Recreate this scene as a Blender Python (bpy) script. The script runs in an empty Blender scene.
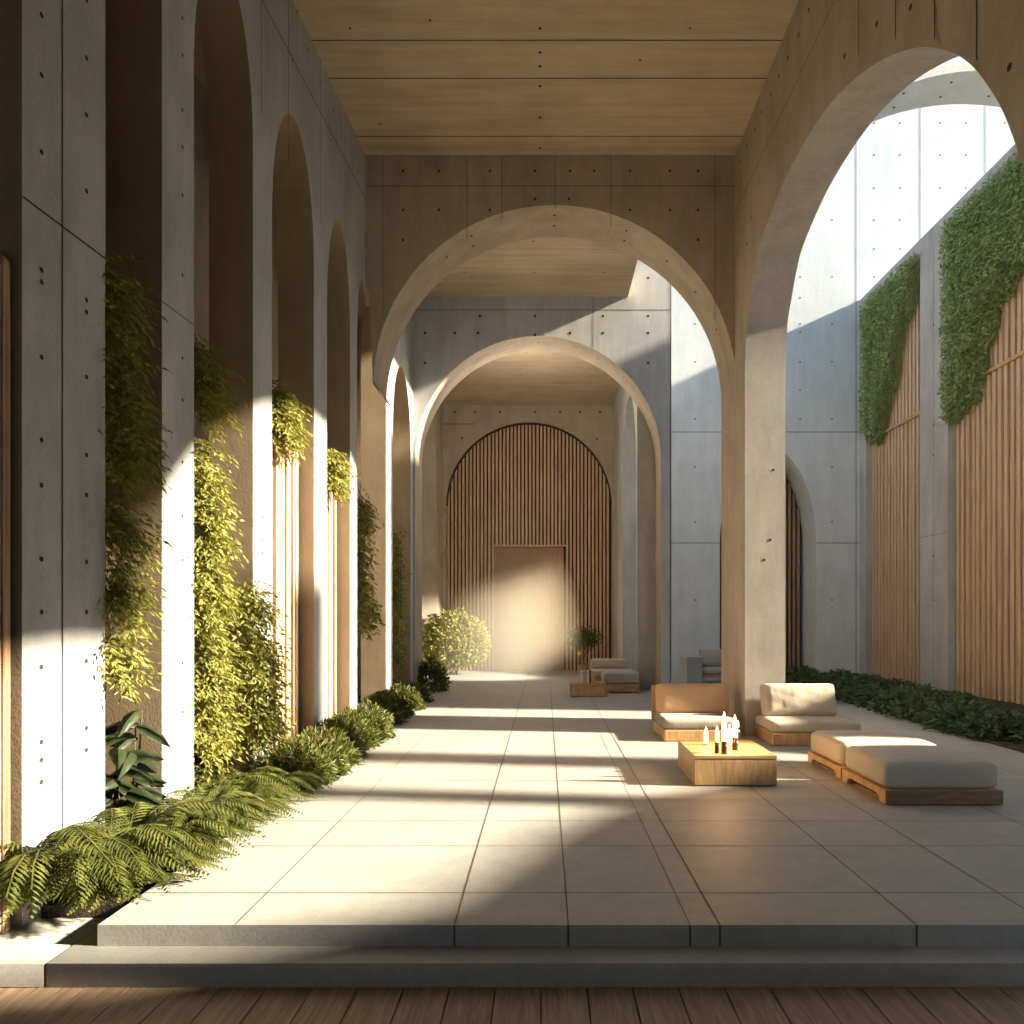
import bpy, bmesh, math, random
from mathutils import Vector, Matrix, geometry

R = random.Random(7)
scene = bpy.context.scene
COL = scene.collection
F, CX, CY, EYE = 760.0, 545.0, 617.0, 1.7

def PX(px, Y): return (px - CX) * Y / F
def PZ(py, Y): return EYE - (py - CY) * Y / F

# ---------------------------------------------------------------- materials
def new_mat(name):
    m = bpy.data.materials.new(name); m.use_nodes = True
    nt = m.node_tree
    for n in list(nt.nodes): nt.nodes.remove(n)
    out = nt.nodes.new('ShaderNodeOutputMaterial')
    return m, nt, out

def N(nt, typ, **kw):
    n = nt.nodes.new(typ)
    for k, v in kw.items():
        if k.startswith('i_'):
            key = k[2:]
            key = int(key) if key.isdigit() else key.replace('_', ' ')
            n.inputs[key].default_value = v
        else:
            setattr(n, k, v)
    return n

def ramp(nt, src, stops):
    r = nt.nodes.new('ShaderNodeValToRGB')
    el = r.color_ramp.elements
    while len(el) < len(stops): el.new(0.5)
    for e, (p, c) in zip(el, stops):
        e.position = p; e.color = (*c, 1) if len(c) == 3 else c
    nt.links.new(src, r.inputs[0])
    return r.outputs[0]

def mapped(nt, scale):
    tc = N(nt, 'ShaderNodeTexCoord')
    mp = N(nt, 'ShaderNodeMapping'); mp.inputs['Scale'].default_value = scale
    nt.links.new(tc.outputs['Object'], mp.inputs[0])
    return mp.outputs[0]

def mixc(nt, fac, a, b, mode='MIX'):
    m = N(nt, 'ShaderNodeMix', data_type='RGBA', blend_type=mode)
    for s, v in ((m.inputs[0], fac), (m.inputs[6], a), (m.inputs[7], b)):
        if hasattr(v, 'type') and hasattr(v, 'links'): nt.links.new(v, s)
        elif isinstance(v, (int, float)): s.default_value = v
        else: s.default_value = (*v, 1)
    return m.outputs[2]

def concrete(name, c0, c1, streak=(0.5, 0.5, 0.12), rough=0.85, bump=0.25, mott=1.0):
    m, nt, out = new_mat(name)
    n1 = N(nt, 'ShaderNodeTexNoise', i_Scale=0.7, i_Detail=7.0, i_Roughness=0.62)
    nt.links.new(mapped(nt, (1, 1, 1)), n1.inputs['Vector'])
    n2 = N(nt, 'ShaderNodeTexNoise', i_Scale=6.0, i_Detail=8.0, i_Roughness=0.7)
    nt.links.new(mapped(nt, streak), n2.inputs['Vector'])
    n3 = N(nt, 'ShaderNodeTexNoise', i_Scale=55.0, i_Detail=4.0)
    nt.links.new(mapped(nt, (1, 1, 1)), n3.inputs['Vector'])
    base = ramp(nt, n1.outputs[0], [(0.30, c0), (0.70, c1)])
    s = ramp(nt, n2.outputs[0], [(0.30, (0.72,) * 3), (0.55, (1.0,) * 3), (0.75, (1.1,) * 3)])
    c = mixc(nt, 0.75 * mott, base, s, 'MULTIPLY')
    g = ramp(nt, n3.outputs[0], [(0.30, (0.80,) * 3), (0.6, (1.04,) * 3)])
    c = mixc(nt, 0.5, c, g, 'MULTIPLY')
    b = N(nt, 'ShaderNodeBsdfPrincipled'); b.inputs['Roughness'].default_value = rough
    b.inputs['Specular IOR Level'].default_value = 0.25
    nt.links.new(c, b.inputs['Base Color'])
    bp = N(nt, 'ShaderNodeBump', i_Strength=bump, i_Distance=0.01)
    nt.links.new(n3.outputs[0], bp.inputs['Height'])
    nt.links.new(bp.outputs[0], b.inputs['Normal'])
    nt.links.new(b.outputs[0], out.inputs[0])
    return m

def wood(name, c0, c1, stretch, rough=0.5, fine=14.0):
    m, nt, out = new_mat(name)
    n1 = N(nt, 'ShaderNodeTexNoise', i_Scale=fine, i_Detail=5.0, i_Roughness=0.6)
    nt.links.new(mapped(nt, stretch), n1.inputs['Vector'])
    n2 = N(nt, 'ShaderNodeTexNoise', i_Scale=1.3, i_Detail=2.0)
    nt.links.new(mapped(nt, tuple(s * 3 for s in stretch)), n2.inputs['Vector'])
    c = ramp(nt, n1.outputs[0], [(0.32, c0), (0.68, c1)])
    v = ramp(nt, n2.outputs[0], [(0.3, (0.7,) * 3), (0.7, (1.15,) * 3)])
    c = mixc(nt, 0.8, c, v, 'MULTIPLY')
    b = N(nt, 'ShaderNodeBsdfPrincipled'); b.inputs['Roughness'].default_value = rough
    b.inputs['Specular IOR Level'].default_value = 0.3
    nt.links.new(c, b.inputs['Base Color'])
    bp = N(nt, 'ShaderNodeBump', i_Strength=0.15, i_Distance=0.005)
    nt.links.new(n1.outputs[0], bp.inputs['Height']); nt.links.new(bp.outputs[0], b.inputs['Normal'])
    nt.links.new(b.outputs[0], out.inputs[0])
    return m

def fabric(name, c0, c1):
    m, nt, out = new_mat(name)
    n1 = N(nt, 'ShaderNodeTexNoise', i_Scale=160.0, i_Detail=2.0)
    nt.links.new(mapped(nt, (1, 1, 1)), n1.inputs['Vector'])
    n2 = N(nt, 'ShaderNodeTexNoise', i_Scale=5.0, i_Detail=4.0)
    nt.links.new(mapped(nt, (1, 1, 1)), n2.inputs['Vector'])
    c = ramp(nt, n1.outputs[0], [(0.3, c0), (0.7, c1)])
    b = N(nt, 'ShaderNodeBsdfPrincipled'); b.inputs['Roughness'].default_value = 0.9
    b.inputs['Sheen Weight'].default_value = 0.2; b.inputs['Specular IOR Level'].default_value = 0.15
    nt.links.new(c, b.inputs['Base Color'])
    bp = N(nt, 'ShaderNodeBump', i_Strength=0.35, i_Distance=0.04)
    nt.links.new(n2.outputs[0], bp.inputs['Height']); nt.links.new(bp.outputs[0], b.inputs['Normal'])
    nt.links.new(b.outputs[0], out.inputs[0])
    return m

def leaf(name, c0, c1, trans=0.35, scale=9.0):
    m, nt, out = new_mat(name)
    n1 = N(nt, 'ShaderNodeTexNoise', i_Scale=scale, i_Detail=3.0)
    nt.links.new(mapped(nt, (1, 1, 1)), n1.inputs['Vector'])
    c = ramp(nt, n1.outputs[0], [(0.3, c0), (0.7, c1)])
    b = N(nt, 'ShaderNodeBsdfPrincipled'); b.inputs['Roughness'].default_value = 0.5
    b.inputs['Specular IOR Level'].default_value = 0.35
    nt.links.new(c, b.inputs['Base Color'])
    t = N(nt, 'ShaderNodeBsdfTranslucent')
    c2 = mixc(nt, 1.0, c, (1.0, 0.95, 0.45), 'MULTIPLY')
    nt.links.new(c2, t.inputs['Color'])
    mx = N(nt, 'ShaderNodeMixShader'); mx.inputs[0].default_value = trans
    nt.links.new(b.outputs[0], mx.inputs[1]); nt.links.new(t.outputs[0], mx.inputs[2])
    nt.links.new(mx.outputs[0], out.inputs[0])
    return m

def plain(name, c, rough=0.6, emit=None, metal=0.0, alpha=None):
    m, nt, out = new_mat(name)
    b = N(nt, 'ShaderNodeBsdfPrincipled'); b.inputs['Roughness'].default_value = rough
    b.inputs['Metallic'].default_value = metal
    n1 = N(nt, 'ShaderNodeTexNoise', i_Scale=12.0)
    nt.links.new(mapped(nt, (1, 1, 1)), n1.inputs['Vector'])
    nt.links.new(ramp(nt, n1.outputs[0], [(0.3, tuple(x * .85 for x in c)), (0.7, c)]), b.inputs['Base Color'])
    if emit:
        b.inputs['Emission Color'].default_value = (*emit[0], 1); b.inputs['Emission Strength'].default_value = emit[1]
    nt.links.new(b.outputs[0], out.inputs[0])
    return m

M = {}
M['conc'] = concrete('concrete_cool', (0.38, 0.385, 0.385), (0.50, 0.505, 0.505))
M['conc_w'] = concrete('concrete_warm', (0.36, 0.305, 0.24), (0.47, 0.405, 0.32))
M['conc_mid'] = concrete('concrete_mid', (0.34, 0.315, 0.28), (0.44, 0.41, 0.365))  # candle warmth and sky grey painted into the right jamb and soffit
M['conc_jamb_bounce'] = concrete('concrete_jamb_bounce', (0.27, 0.205, 0.135), (0.38, 0.295, 0.20))  # warm bounce and shade on the left jambs, put into the colour
M['conc_ceil'] = concrete('concrete_ceiling', (0.42, 0.335, 0.235), (0.55, 0.45, 0.32), streak=(0.08, 1.2, 1.0))
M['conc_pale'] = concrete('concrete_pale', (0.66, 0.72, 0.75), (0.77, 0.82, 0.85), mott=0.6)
M['floor'] = concrete('stone_paving', (0.350, 0.345, 0.322), (0.435, 0.428, 0.40), streak=(1, 1, 1), rough=0.55, bump=0.12, mott=0.6)
M['joint'] = plain('joint_dark', (0.035, 0.03, 0.027), 0.9)  # dark formwork joints and tie holes
M['joint_pale'] = plain('joint_pale', (0.22, 0.23, 0.24), 0.9)
M['floor_joint'] = plain('floor_joint', (0.12, 0.095, 0.07), 0.9)
M['soil'] = concrete('soil', (0.035, 0.028, 0.018), (0.09, 0.07, 0.045), streak=(3, 3, 3), bump=1.0)
M['deck'] = wood('deck_wood', (0.30, 0.21, 0.14), (0.48, 0.35, 0.245), (6, .35, 6), 0.6)
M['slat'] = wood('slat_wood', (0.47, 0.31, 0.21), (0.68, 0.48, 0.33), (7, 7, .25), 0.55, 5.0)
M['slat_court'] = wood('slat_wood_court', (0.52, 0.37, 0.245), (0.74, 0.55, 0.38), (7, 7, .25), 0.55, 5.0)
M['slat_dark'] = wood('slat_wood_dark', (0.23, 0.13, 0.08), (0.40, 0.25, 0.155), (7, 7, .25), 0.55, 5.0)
M['slat_back'] = plain('slat_backing', (0.045, 0.028, 0.018), 0.9)
M['door_wood'] = wood('door_wood', (0.34, 0.20, 0.12), (0.42, 0.26, 0.16), (20, 20, .3), 0.6)
M['oak'] = wood('oak', (0.42, 0.25, 0.115), (0.56, 0.36, 0.18), (8, 8, .8), 0.45, 10.0)
M['oak_x'] = wood('oak_lengthwise', (0.42, 0.25, 0.115), (0.56, 0.36, 0.18), (.8, 8, 8), 0.4, 10.0)
M['oak_shade'] = wood('oak_shaded', (0.17, 0.115, 0.07), (0.25, 0.175, 0.11), (.8, 8, 8), 0.5)  # ottoman front rail wood, darkened to paint in its shade
M['dark_wood'] = wood('walnut', (0.16, 0.09, 0.05), (0.26, 0.15, 0.09), (6, 6, .4), 0.5)
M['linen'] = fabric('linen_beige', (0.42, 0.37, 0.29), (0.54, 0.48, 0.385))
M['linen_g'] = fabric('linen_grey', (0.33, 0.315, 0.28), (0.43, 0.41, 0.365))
M['linen_shade'] = fabric('linen_shaded', (0.235, 0.215, 0.185), (0.31, 0.285, 0.245))  # seat linen darkened to stand in for shade
M['tan'] = fabric('canvas_tan', (0.50, 0.33, 0.19), (0.60, 0.41, 0.25))
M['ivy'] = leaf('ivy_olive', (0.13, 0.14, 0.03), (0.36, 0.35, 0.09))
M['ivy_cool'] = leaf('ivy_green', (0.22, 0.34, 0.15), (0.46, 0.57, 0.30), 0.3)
M['fern'] = leaf('fern_green', (0.050, 0.068, 0.014), (0.155, 0.165, 0.042), 0.28)
M['fern_dark'] = leaf('shrub_dark', (0.035, 0.07, 0.03), (0.12, 0.18, 0.075), 0.2)
M['broad'] = leaf('broad_leaf_shaded', (0.012, 0.024, 0.008), (0.034, 0.05, 0.018), 0.08)  # leaf colour darkened to stand in for shade in the opening
M['stem'] = plain('stem_bark', (0.12, 0.085, 0.05), 0.9)
M['brass'] = plain('rail_wood', (0.50, 0.34, 0.14), 0.5)
M['wax'] = plain('candle_wax', (0.90, 0.74, 0.48), 0.5, ((1.0, 0.62, 0.22), 3.5))
M['flame'] = plain('candle_flame', (1, .8, .4), 0.5, ((1.0, 0.66, 0.24), 40.0))
M['smoked'] = plain('smoked_cup', (0.05, 0.035, 0.02), 0.15)
M['cover_pale'] = plain('book_cover_pale', (0.70, 0.68, 0.66), 0.6)
M['cover_dark'] = plain('book_cover_dark', (0.10, 0.07, 0.07), 0.6)
M['cover_clay'] = plain('book_cover_clay', (0.62, 0.36, 0.22), 0.6)
M['yellow'] = plain('yellow_fruit', (0.85, 0.62, 0.12), 0.5)
M['terracotta'] = plain('clay_pot', (0.30, 0.20, 0.13), 0.8)

def glass_mat():
    m, nt, out = new_mat('candle_glass')
    g = N(nt, 'ShaderNodeBsdfPrincipled'); g.inputs['Base Color'].default_value = (1, .9, .7, 1)
    g.inputs['Roughness'].default_value = 0.05; g.inputs['Transmission Weight'].default_value = 1.0
    g.inputs['IOR'].default_value = 1.15
    nt.links.new(g.outputs[0], out.inputs[0]); return m
M['glass'] = glass_mat()

# ---------------------------------------------------------------- object helpers
def link(name, me, mats, parent=None, smooth=False):
    for mm in (mats if isinstance(mats, (list, tuple)) else [mats]): me.materials.append(mm)
    if smooth: me.polygons.foreach_set('use_smooth', [True] * len(me.polygons))
    o = bpy.data.objects.new(name, me); COL.objects.link(o)
    if parent: o.parent = parent
    return o

def obj(name, bm, mats, parent=None, smooth=False):
    me = bpy.data.meshes.new(name); bm.to_mesh(me); bm.free()
    return link(name, me, mats, parent, smooth)

def tag(o, label, cat, group=None, kind=None):
    o['label'] = label; o['category'] = cat
    if group: o['group'] = group
    if kind: o['kind'] = kind
    return o

def thing(name, label, cat, loc=(0, 0, 0), rz=0, group=None):
    o = bpy.data.objects.new(name, None); COL.objects.link(o)
    o.location = loc; o.rotation_euler = (0, 0, rz); o.empty_display_size = 0.2
    return tag(o, label, cat, group)

def struct(o):
    o['kind'] = 'structure'
    o.data.polygons.foreach_set('use_smooth', [True] * len(o.data.polygons)); o.data.set_sharp_from_angle(angle=math.radians(24))
    return o

def box(bm, x0, x1, y0, y1, z0, z1, mi=0, bev=0.0):
    vs = [bm.verts.new((x, y, z)) for x in (x0, x1) for y in (y0, y1) for z in (z0, z1)]
    fs = []
    for q in ((0, 1, 3, 2), (4, 6, 7, 5), (0, 4, 5, 1), (2, 3, 7, 6), (0, 2, 6, 4), (1, 5, 7, 3)):
        f = bm.faces.new([vs[i] for i in q]); f.material_index = mi; fs.append(f)
    if bev > 0:
        es = list({e for f in fs for e in f.edges})
        bmesh.ops.bevel(bm, geom=es, offset=bev, segments=2, affect='EDGES', profile=0.5)
    return vs

def prism(bm, outline, mp, w0, w1, mi=0):
    """outline: list of (u,v); mp(u,v,w)->xyz"""
    tris = geometry.tessellate_polygon([[Vector((u, v, 0)) for u, v in outline]])
    A = [bm.verts.new(mp(u, v, w0)) for u, v in outline]
    B = [bm.verts.new(mp(u, v, w1)) for u, v in outline]
    for t in tris:
        for S in (A, B):
            try: bm.faces.new([S[i] for i in t]).material_index = mi
            except ValueError: pass
    n = len(outline)
    for i in range(n):
        j = (i + 1) % n
        bm.faces.new([A[i], A[j], B[j], B[i]]).material_index = mi
    bmesh.ops.recalc_face_normals(bm, faces=bm.faces[:])

def seg(bm, mp, w, a, b, wd=0.012, mi=1):
    """joint line a->b in (u,v) on plane w"""
    d = Vector((b[0] - a[0], b[1] - a[1])); d.normalize()
    nrm = Vector((-d.y, d.x)) * wd / 2
    vs = [bm.verts.new(mp(*(Vector(p) + s * nrm), w)) for p, s in ((a, 1), (b, 1), (b, -1), (a, -1))]
    bm.faces.new(vs).material_index = mi

def hole(bm, mp, w, u, v, r=0.022, mi=1):
    vs = [bm.verts.new(mp(u + r * math.cos(k * math.pi / 4), v + r * math.sin(k * math.pi / 4), w)) for k in range(8)]
    bm.faces.new(vs).material_index = mi

def arc(cu, cv, ru, rv, a0, a1, n=28):
    return [(cu + ru * math.cos(math.radians(a0 + (a1 - a0) * i / n)), cv + rv * math.sin(math.radians(a0 + (a1 - a0) * i / n))) for i in range(n + 1)]

def catmull(P, k=6):
    out = []
    for i in range(len(P) - 1):
        p0, p1, p2, p3 = P[max(i - 1, 0)], P[i], P[i + 1], P[min(i + 2, len(P) - 1)]
        for s in range(k):
            t = s / k
            out.append(tuple(0.5 * (2 * p1[c] + (-p0[c] + p2[c]) * t + (2 * p0[c] - 5 * p1[c] + 4 * p2[c] - p3[c]) * t * t + (-p0[c] + 3 * p1[c] - 3 * p2[c] + p3[c]) * t ** 3) for c in (0, 1)))
    out.append(tuple(P[-1])); return out

def tube(bm, pts, rads, n=8, mi=0):
    rings = []
    for i, p in enumerate(pts):
        p = Vector(p)
        d = (Vector(pts[min(i + 1, len(pts) - 1)]) - Vector(pts[max(i - 1, 0)])).normalized()
        a = d.orthogonal().normalized(); b = d.cross(a)
        r = rads[i] if isinstance(rads, (list, tuple)) else rads
        rings.append([bm.verts.new(p + r * (a * math.cos(2 * math.pi * k / n) + b * math.sin(2 * math.pi * k / n))) for k in range(n)])
    for A, B in zip(rings, rings[1:]):
        for k in range(n): bm.faces.new([A[k], A[(k + 1) % n], B[(k + 1) % n], B[k]]).material_index = mi
    for rg in (rings[0], rings[-1]):
        try: bm.faces.new(rg).material_index = mi
        except ValueError: pass

def lathe(bm, prof, n=20, c=(0, 0, 0), mi=0):
    rings = []
    for r, z in prof:
        rings.append([bm.verts.new((c[0] + r * math.cos(2 * math.pi * k / n), c[1] + r * math.sin(2 * math.pi * k / n), c[2] + z)) for k in range(n)])
    for A, B in zip(rings, rings[1:]):
        for k in range(n): bm.faces.new([A[k], A[(k + 1) % n], B[(k + 1) % n], B[k]]).material_index = mi
    bm.faces.new(rings[0]); bm.faces.new(rings[-1])

def cushion_bm(sx, sy, sz, r=0.06, puff=0.03, n=14, wrinkle=0.0, seed=1):
    bm = bmesh.new(); bmesh.ops.create_cube(bm, size=2.0)
    bmesh.ops.subdivide_edges(bm, edges=bm.edges[:], cuts=n, use_grid_fill=True)
    rr = random.Random(seed); h = Vector((sx / 2, sy / 2, sz / 2)); ph = [rr.uniform(0, 6) for _ in range(6)]
    for v in bm.verts:
        u = v.co.copy()
        p = Vector((u.x * h.x, u.y * h.y, u.z * h.z))
        q = Vector([max(-h[i] + r, min(h[i] - r, p[i])) for i in range(3)])
        d = p - q
        if d.length > 1e-9: p = q + d.normalized() * r
        ax = min(range(3), key=lambda i: h[i])
        o = [i for i in range(3) if i != ax]
        k = (1 - u[o[0]] ** 2) * (1 - u[o[1]] ** 2)
        p[ax] += math.copysign(1, u[ax]) * puff * k ** 0.7 * abs(u[ax])
        if wrinkle:
            p[ax] += wrinkle * abs(u[ax]) * (math.sin(9 * u[o[0]] + 4 * u[o[1]] + ph[0]) * math.sin(5 * u[o[1]] + ph[1]) + .5 * math.sin(17 * u[o[0]] - 6 * u[o[1]] + ph[2]))
        v.co = p
    return bm

# ================================================================= THE HALL
Y1, T1 = 11.5, 0.97          # first cross wall
Y2, T2 = 16.8, 0.95
Y3 = 24.0
CEIL = PZ(155, Y1)           # ~8.7
XR = PX(735, Y1)             # hall-side face of the right wall
XRO = XR + 0.58
def XL(Y): return -2.72 - 0.05 * (Y1 - Y)
def YL(px): return F * 3.295 / (CX - px + F * 0.05)
XL2 = PX(413, Y2)
EDGE = -2.47

# ---- left wall (u=Y, v=Z, w=depth away from the hall)
LT = 0.44
def mapL(u, v, w): return (XL(u) - w, u, v)
def arch_notch(ya, yb, spring, apex):
    """points going from (ya,floor) over to (yb,floor)"""
    c, r = (ya + yb) / 2, (yb - ya) / 2
    return [(ya, -0.3), (ya, spring)] + arc(c, spring, r, apex - spring, 180, 0, 26)[1:-1] + [(yb, spring), (yb, -0.3)]
yP = [YL(p) for p in (22, 105, 162, 194, 253, 272, 314, 327, 350, 357)]
YLEND = Y1 + 0.5
apx = lambda px, py: PZ(py, YL(px))
A3c = arc((yP[9] + YL(363.5)) / 1, 0, 1, 1, 0, 0, 1)
ya, yb = yP[9], Y1 + .10
ap4 = apx(362, 280)
out = [(yP[0], -0.3)]
out += arch_notch(yP[1], yP[2], 6.9, 7.5)
out += arch_notch(yP[3], yP[4], 6.4, 7.75)
out += arch_notch(yP[5], yP[6], 6.0, apx(286, 104))
out += arch_notch(yP[7], yP[8], 5.7, apx(335.5, 216))
c4, r4 = (ya + yb) / 2, (yb - ya) / 2
out += [(ya, -0.3), (ya, 5.6)] + arc(c4, 5.6, r4, ap4 - 5.6, 180, 40, 20)[1:]
out += [(Y1 + .05, out[-1][1] - .05), (Y1 + .05, CEIL + .3), (yP[0], CEIL + .3)]
bm = bmesh.new(); prism(bm, out, mapL, 0, LT)
# formwork joints and tie holes on the hall face
W = -0.004
hz = PZ(225, YL(60))
seg(bm, mapL, W, (yP[0], hz), (yP[1], hz)); seg(bm, mapL, W, (YL(62), -.1), (YL(62), CEIL), .009)
seg(bm, mapL, W, (yP[2], hz), (yP[3], hz), .008)
for px in (41, 86):
    for py in ((15, 75, 152, 270, 282, 357, 440, 485, 559, 612, 667, 742, 760, 782) if px == 41 else (0, 58, 115, 191, 300, 312, 377, 455, 495, 562, 612, 661, 728, 750)):
        hole(bm, mapL, W, YL(px), PZ(py, YL(px)), .017)
for py in (18, 55, 110, 147, 195, 275, 358, 400, 462, 516, 560, 663, 712):
    hole(bm, mapL, W, YL(182), PZ(py, YL(182)), .015)
for py in (517, 540, 553): hole(bm, mapL, W, YL(262), PZ(py, YL(262)), .018)
zj = PZ(55, YL(288))
seg(bm, mapL, W, (yP[4] + .2, zj + .05), (Y1, zj + .05)); 
for px in (261, 288, 320, 345): seg(bm, mapL, W, (YL(px), PZ(40 + (px - 261) * 2.1, YL(px)) - .75), (YL(px), CEIL), .010)
for px, py in ((297, 12), (308, 50), (320, 82), (333, 110), (341, 128), (350, 152), (357, 172), (292, 60), (330, 140)):
    hole(bm, mapL, W, YL(px), PZ(py, YL(px)), .018)
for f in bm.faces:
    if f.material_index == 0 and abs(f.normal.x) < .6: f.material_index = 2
struct(obj('wall_left', bm, [M['conc'], M['joint'], M['conc_jamb_bounce']]))
# dark space behind the arcade
bm = bmesh.new()
box(bm, -4.7, -4.5, 4.3, Y2 + .2, -.3, CEIL + .3); box(bm, -4.7, -3.25, 4.47, 4.6, -.3, CEIL + .3)
box(bm, -4.7, -2.9, Y2 + .1, Y2 + .3, -.3, CEIL + .3); box(bm, -4.7, -2.9, 4.3, Y2 + .2, CEIL + .28, CEIL + .4)
struct(obj('wall_left_recess', bm, M['conc_w']))

# ---- left wall beyond the first cross wall
def mapL2(u, v, w): return (XL2 - w, u, v)
y6a, y6b, y7 = 760 * -XL2 / (CX - 386), 760 * -XL2 / (CX - 393), 760 * -XL2 / (CX - 410.5)
out = [(y6a, -.3), (y6a, 7.4), (YLEND, 7.4), (YLEND, CEIL + .3), (Y2 + .2, CEIL + .3), (Y2 + .2, -.3)]
out += list(reversed(arch_notch(y6b, y7, 5.4, PZ(368, (y6b + y7) / 2))))
bm = bmesh.new(); prism(bm, out, mapL2, 0, .46)
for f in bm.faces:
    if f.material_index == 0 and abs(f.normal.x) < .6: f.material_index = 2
struct(obj('wall_left_rear', bm, [M['conc'], M['joint'], M['conc_jamb_bounce']]))

# ---- cross wall 1 (u=X, v=Z, w=+Y)
def mapC1(u, v, w): return (u, Y1 + w, v)
cx1, r1 = (PX(373, Y1) + XR + .02) / 2, (XR + .02 - PX(373, Y1)) / 2
top1 = PZ(205, Y1); sp1 = top1 - r1
xl1 = XL(Y1) - .02
out = [(xl1, 6.75), (PX(368, Y1), 6.7), (PX(371, Y1), 6.0), (PX(372.5, Y1), 5.4), (cx1 - r1 - .005, sp1 + .04), (cx1 - r1 + .10, sp1 - .05)] + arc(cx1, sp1, r1, r1, 178, 0, 48) + [(XRO, sp1), (XRO, CEIL + .35), (xl1, CEIL + .35)]
bm = bmesh.new(); prism(bm, out, mapC1, 0, T1)
box(bm, XR + .02, XRO, Y1, Y1 + T1, 0, sp1)
zj = PZ(186, Y1)
seg(bm, mapC1, W, (xl1, zj), (XR, zj), .008)
for px in (383, 467, 502, 555, 611, 715):
    seg(bm, mapC1, W, (PX(px, Y1), PZ(156, Y1)), (PX(px, Y1), max(zj - .35 - abs(px - 548) ** 2 * 7e-5, 6.2)), .007)
for py, xs in ((171, (403, 439, 490, 535, 570, 594, 630, 670, 698)), (199, (535, 569)), (210, (403, 439, 490, 630, 670, 698)), (240, (403, 698))):
    for px in xs: hole(bm, mapC1, W, PX(px, Y1), PZ(py, Y1), .02)
for ang in (90, 66, 50, 36, 118, 128, 22):
    for q in ((.3, .62) if ang in (90, 118, 66) else (.45,)):
        a = math.radians(ang); rr = r1 - .004
        cpos = Vector((cx1 + rr * math.cos(a), Y1 + q * T1, sp1 + rr * math.sin(a)))
        tu, tv = Vector((-math.sin(a), 0, math.cos(a))), Vector((0, 1, 0))
        vs = [bm.verts.new(cpos + .024 * (tu * math.cos(k * math.pi / 4) + tv * math.sin(k * math.pi / 4))) for k in range(8)]
        bm.faces.new(vs).material_index = 1
struct(obj('wall_first_arch', bm, [M['conc_w'], M['joint']]))

# ---- right wall with the tall arch (u=Y, v=Z, w=+X)
def mapR(u, v, w): return (XR + w, u, v)
yj = XR * F / (745 - CX)
pts = [(yj, 4.9), (yj - .015, 5.25), (yj - .05, 5.6), (yj - .115, 5.92)]
for px, py in ((750.5, 296), (754.5, 270), (760, 245), (778, 195), (800, 150), (824, 112), (850, 83), (875, 64), (900, 52), (925, 47), (950, 52), (970, 64), (988, 86), (1003, 112), (1016, 146)):
    Yq = XR * F / (px - CX); pts.append((Yq, PZ(py, Yq)))
pts += [(4.61, 4.47), (4.50, 4.42), (4.0, 4.42), (3.4, 4.35), (2.95, 4.0), (2.72, 3.3), (2.7, 2.4)]  # unseen near shoulder, shaped to let sun reach the left piers
curve = catmull(pts, 5)
out = [(-4, -.3), (2.70, -.3)] + list(reversed(curve)) + [(yj, 0.0), (Y1 + .05, 0.0), (Y1 + .05, CEIL + .35), (-4, CEIL + .35)]
bm = bmesh.new(); prism(bm, out, mapR, 0, .58)
def yr(px): return XR * F / (px - CX)
a, b = (733.5, 215), (858, 0)
zt = PZ(213, Y1)
seg(bm, mapR, W, (Y1, zt), (7.2, zt), .010)
for px, py in ((859, 60), (896, 45), (935, 46), (977, 68)):
    seg(bm, mapR, W, (yr(px), PZ(py, yr(px)) + .05), (yr(px), CEIL), .012)
for px, py in ((809, 10), (799, 35), (788, 58), (779, 76), (771, 94), (762, 112), (877, 24), (911, 7), (1010, 67), (740, 161), (751, 218), (845, 56), (747, 244), (755, 130), (747, 145)):
    hole(bm, mapR, W, yr(px), PZ(py, yr(px)), .026)
# holes in the pier face and arch soffit
for px, py in ((767, 279), (778, 279), (765, 347), (764, 560), (773, 470), (770, 540)):
    vs = []
    for k in range(8):
        vs.append(bm.verts.new((PX(px, yj) + .022 * math.cos(k * math.pi / 4), yj - .004 if py > 300 else 10.70, PZ(py, yj) + .022 * math.sin(k * math.pi / 4))))
    bm.faces.new(vs).material_index = 1
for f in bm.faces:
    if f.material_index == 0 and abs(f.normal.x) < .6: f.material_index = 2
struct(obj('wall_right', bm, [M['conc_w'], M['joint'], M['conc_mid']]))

# ---- ceilings
bm = bmesh.new()
box(bm, -5.5, XRO, -4, Y1 + .1, CEIL, CEIL + .35)
def mapZ(z): return lambda u, v, w: (u, v, z - w)
mc = mapZ(CEIL - .004)
for py in (40, 78, 136):
    Yq = (CEIL - EYE) * F / (CY - py); seg(bm, mc, 0, (XL(Yq) - .02, Yq), (XR, Yq), .016)
for py in (28, 52, 66, 86, 117, 148):
    Yq = (CEIL - EYE) * F / (CY - py); hole(bm, mc, 0, PX(540, Yq), Yq, .022)
for px, py in ((350, 28), (690, 28), (380, 124), (430, 20), (640, 60)):
    Yq = (CEIL - EYE) * F / (CY - py); hole(bm, mc, 0, PX(px, Yq), Yq, .016)
struct(obj('ceiling', bm, [M['conc_ceil'], M['joint']]))
C2 = PZ(297, Y2)
bm = bmesh.new()
box(bm, XL2 - .4, PX(628, Y2), Y1 + T1 - .1, Y2 + .1, C2, C2 + .5)
mc = mapZ(C2 - .004)
for px in (470, 535, 600):
    for Yq in (13.2, 14.3, 15.6): hole(bm, mc, 0, PX(px, Y2), Yq, .022)
struct(obj('ceiling_middle', bm, [M['conc_ceil'], M['joint']]))

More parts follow.
